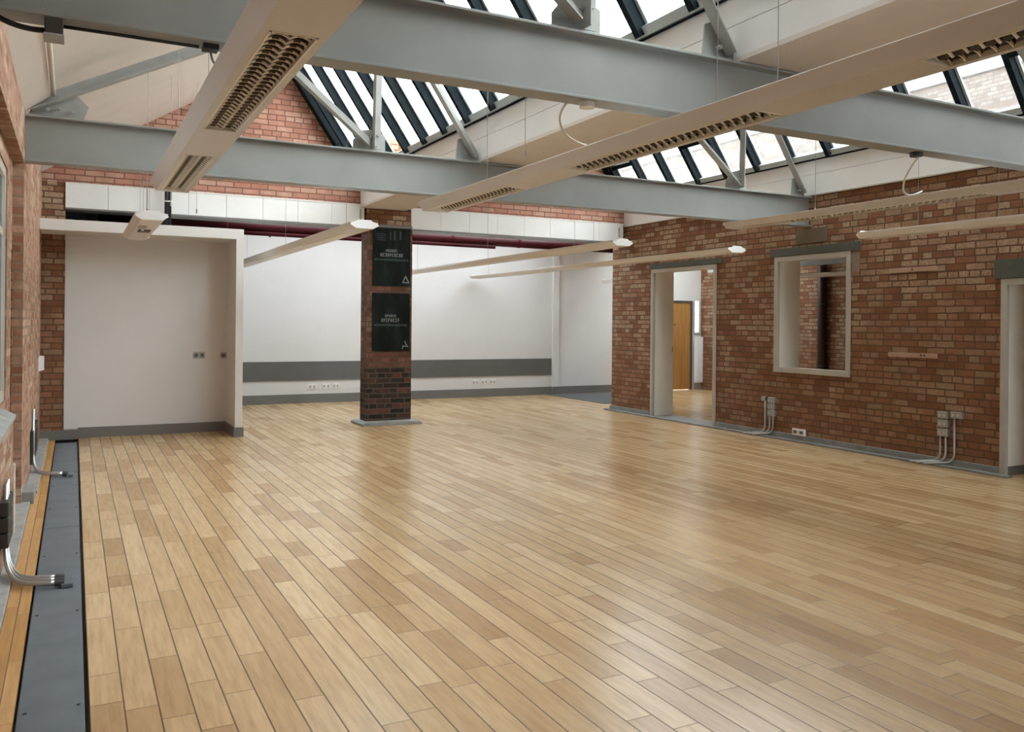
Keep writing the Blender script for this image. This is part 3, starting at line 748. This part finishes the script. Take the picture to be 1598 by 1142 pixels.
MB().tube([(1.095, 11.76, 2.675), (1.095, 11.76, 3.45)], .02, 10).build('cable', M['black'], bc, smooth=True)
MB().tube([(1.073, 11.76, 3.02), (1.073, 11.76, 3.035)], .052, 12).build('tie', M['cap'], bc)

# ---------------------------------------------------------------- sockets and conduits
def socket(name, c, nrm, w_, h_, label, grey=False, gangs=2, group=None):
    """wall plate at c, facing nrm ('-y' or '-x')"""
    e = thing(name, label, 'socket', c, group)
    x, y, z = c; d = .011
    if nrm == '-y':
        box(x-w_/2, x+w_/2, y-d, y, z, z+h_).build('plate', M['socketgrey'] if grey else M['socket'], e, bevel=.003)
        for g in range(gangs):
            gx = x-w_/2+w_*(g+.5)/gangs
            box(gx-w_/gangs*.28, gx+w_/gangs*.28, y-d-.002, y-d+.001, z+h_*.22, z+h_*.72).build('insert', M['insert'] if grey else M['socketgrey'], e)
    else:
        box(x-.03, x, y-w_/2, y+w_/2, z, z+h_).build('plate', M['socketgrey'] if grey else M['socket'], e, bevel=.004)
        for g in range(gangs):
            gy = y-w_/2+w_*(g+.5)/gangs
            box(x-.032, x-.029, gy-w_/gangs*.28, gy+w_/gangs*.28, z+h_*.25, z+h_*.72).build('insert', M['insert'], e)
    return e
socket('wall_socket', (1.498, 12.0, .99), '-y', .15, .086, 'grey double socket on the plain white partition', True)
socket('light_switch', (1.81, 12.0, .985), '-y', .086, .086, 'grey single switch plate on the partition beside its corner', True, 1)['category'] = 'switch'
for x, w_, lab in ((3.905, .15, 'double socket under the dado, first of three beside the brick pillar'), (4.165, .15, 'double socket under the dado, middle of three beside the brick pillar'),
                   (4.348, .12, 'socket under the dado, close against the brick pillar'),
                   (7.206, .145, 'double socket under the dado, first of three past the pillar'), (7.406, .145, 'double socket under the dado, middle of three past the pillar'),
                   (7.595, .145, 'double socket under the dado, last of three past the pillar')):
    socket('wall_socket', (x, YB-.0, .25), '-y', w_, .1, lab)
socket('wall_socket', (XR-.022, 7.99, .085), '-x', .21, .085, 'white double socket low on the grey skirting under the framed opening')
def conduit_set(name, label, boxes, tubes, loc, x=XR):
    e = thing(name, label, 'conduit', loc)
    for (y, z, w_, h_, d_) in boxes:
        o = box(x-d_, x, y-w_/2, y+w_/2, z, z+h_).build('back_box', M['galv'], e, bevel=.005)
        p = box(x-d_-.006, x-d_, y-w_/2+.004, y+w_/2-.004, z+.004, z+h_-.004).build('face_plate', M['steelplate'], o, bevel=.002)
        for s in (-.22, .22): box(x-d_-.008, x-d_-.005, y+s*w_-.012, y+s*w_+.012, z+h_*.3, z+h_*.65).build('outlet', M['outlet'], o)
    for pts in tubes: MB().tube(pts, .0105, 10).build('pipe', M['galv'], e, smooth=True)
    return e
xt = XR-.03
def drop(y, z, yend, xo=.11, x=xt):
    return [(x, y, z), (x, y, .16)] + arc((x, y, .16), (x, y, .05), (x-.035, y+.10, .045), 8)[1:] + arc((x-.035, y+.10, .045), (x-.06, y+.18, .035), (x-xo, yend, .014), 6)[1:]
conduit_set('conduit_outlet', 'stack of steel socket boxes with three bent conduits by the near doorway frame',
            [(5.955, .42, .12, .085, .05), (5.955, .515, .12, .075, .05), (5.955, .325, .12, .085, .05), (5.80, .53, .13, .07, .045)],
            [drop(5.99, .33, 6.28), drop(5.925, .33, 6.20), drop(5.825, .53, 6.12)], (XR, 5.95, 0))
conduit_set('conduit_outlet', 'stack of steel socket boxes with three bent conduits below the framed opening',
            [(8.48, .46, .12, .075, .05), (8.48, .375, .12, .075, .05), (8.48, .285, .12, .08, .05), (8.63, .475, .08, .06, .04)],
            [drop(8.515, .29, 8.80), drop(8.45, .29, 8.72), drop(8.60, .475, 8.9)], (XR, 8.48, 0))

# left foreground conduits
def left_conduit(y, n, z0, label, fit_x=-.02, zt=.55):
    e = thing('floor_conduit', label, 'conduit', (-.2, y, 0))
    for k in range(n):
        o = k*.075
        x0 = XL+.022
        pts = [(x0, y+.30+o, zt), (x0, y+.30+o, .20)] + arc((x0, y+.30+o, .20), (x0+.005, y+.17+o, .038), (x0+.09, y+.06+o*.8, .036), 10)[1:] + arc((x0+.09, y+.06+o*.8, .036), (x0+.14, y+o*.8, .034), (fit_x-.06, y+o*.8, .028), 8)[1:]
        MB().tube(pts, .0125, 10).build('pipe', M['galv'], e, smooth=True)
        MB().tube([(fit_x-.06, y+o*.8, .026), (fit_x-.015, y+o*.8, .020)], .018, 10).build('gland', M['dark'], e)
    box(fit_x-.03, fit_x+.03, y-.03, y+o+.02, -.002, .022).build('fitting', M['plate'], e, bevel=.004)
    return e
left_conduit(5.36, 3, 0, 'three bent steel conduits crossing to the trench cover beside the stacked boxes')
left_conduit(9.10, 2, 0, 'two bent steel conduits crossing to the trench cover beyond the grey plinth', zt=.62)
ob = thing('outlet_stack', 'dark stacked outlet boxes on the brick below the sloping sill', 'outlet boxes', (XL, 5.7, .2))
for z in (.20, .29, .38): box(XL, XL+.045, 5.55, 5.92, z, z+.08).build('back_box', M['dark'], ob, bevel=.006)
ob2 = thing('outlet_box', 'dark outlet box low on the brick beyond the grey plinth', 'outlet box', (XL, 9.9, .2))
box(XL, XL+.03, 9.3, 10.4, .10, .42).build('back_box', M['dark'], ob2, bevel=.006)
box(XL+.03, XL+.034, 9.5, 10.2, .16, .36).build('lid', M['black'], ob2)
sw = thing('wall_bracket', 'small white bracket high on the brick wall end by the partition', 'bracket', (XL, 11.6, .87))
MB().prism([(XL, 11.35), (XL+.05, 11.7), (XL+.015, 11.8), (XL, 11.8)], 'z', .88, 1.05).build('plate', M['cap'], sw)
# chase panel with dark vertical joint by the window reveal
struct(box(-.44, -.432, 7.75, 7.82, .2, 2.05).build('trim_12', M['brick']))

# ---------------------------------------------------------------- neighbouring building seen through the glazing
nb = thing('outside_building', 'pale brick building outside, seen through the skylight above the brick wall', 'building', (15.5, 12, 0))
box(15, 16, -2, 30, -1, 6.25).build('brick_facade', M['outbrick'], nb)
box(14.94, 15.2, -2, 30, 6.25, 6.40).build('cornice_band', paint('white_cornice', (.26,.28,.28), .6, .03), nb)
MB().prism([(15.0, 6.40), (17.0, 8.4), (17.0, 6.40)], 'y', -2, 30).build('roof', paint('pale_slate', (.14,.16,.175), .6, .15, 2.), nb)

# ---------------------------------------------------------------- light
wd = bpy.data.worlds.new('overcast'); S.world = wd; wd.use_nodes = True
bg = wd.node_tree.nodes['Background']
bg.inputs[0].default_value = (.925, .97, 1.0, 1); bg.inputs[1].default_value = 3.6

# ---------------------------------------------------------------- camera
yaw, roll, f, cy, H = .478, .0093, 1321., 504., 1.5
F = Vector((math.sin(yaw), math.cos(yaw), 0)); R0 = Vector((math.cos(yaw), -math.sin(yaw), 0)); U0 = Vector((0, 0, 1))
Rv = R0*math.cos(roll)+U0*math.sin(roll); Uv = U0*math.cos(roll)-R0*math.sin(roll)
cam = bpy.data.cameras.new('camera'); co = bpy.data.objects.new('camera', cam); COL.objects.link(co)
mw = Matrix.Identity(4)
for i in range(3): mw[i][0] = Rv[i]; mw[i][1] = Uv[i]; mw[i][2] = -F[i]; mw[i][3] = (0, 0, H)[i]
co.matrix_world = mw
cam.sensor_fit = 'HORIZONTAL'; cam.sensor_width = 36; cam.lens = 36*f/1598
cam.shift_y = -(571-cy)/1598; cam.clip_start = .02; cam.clip_end = 200
S.camera = co

S.view_settings.view_transform = 'Standard'; S.view_settings.look = 'None'
S.view_settings.gamma = 1; S.view_settings.use_curve_mapping = False
S.view_settings.exposure = 1.85
S.cycles.max_bounces = 12; S.cycles.diffuse_bounces = 7; S.cycles.transparent_max_bounces = 16
S.cycles.sample_clamp_indirect = 8
S.cycles.use_denoising = True
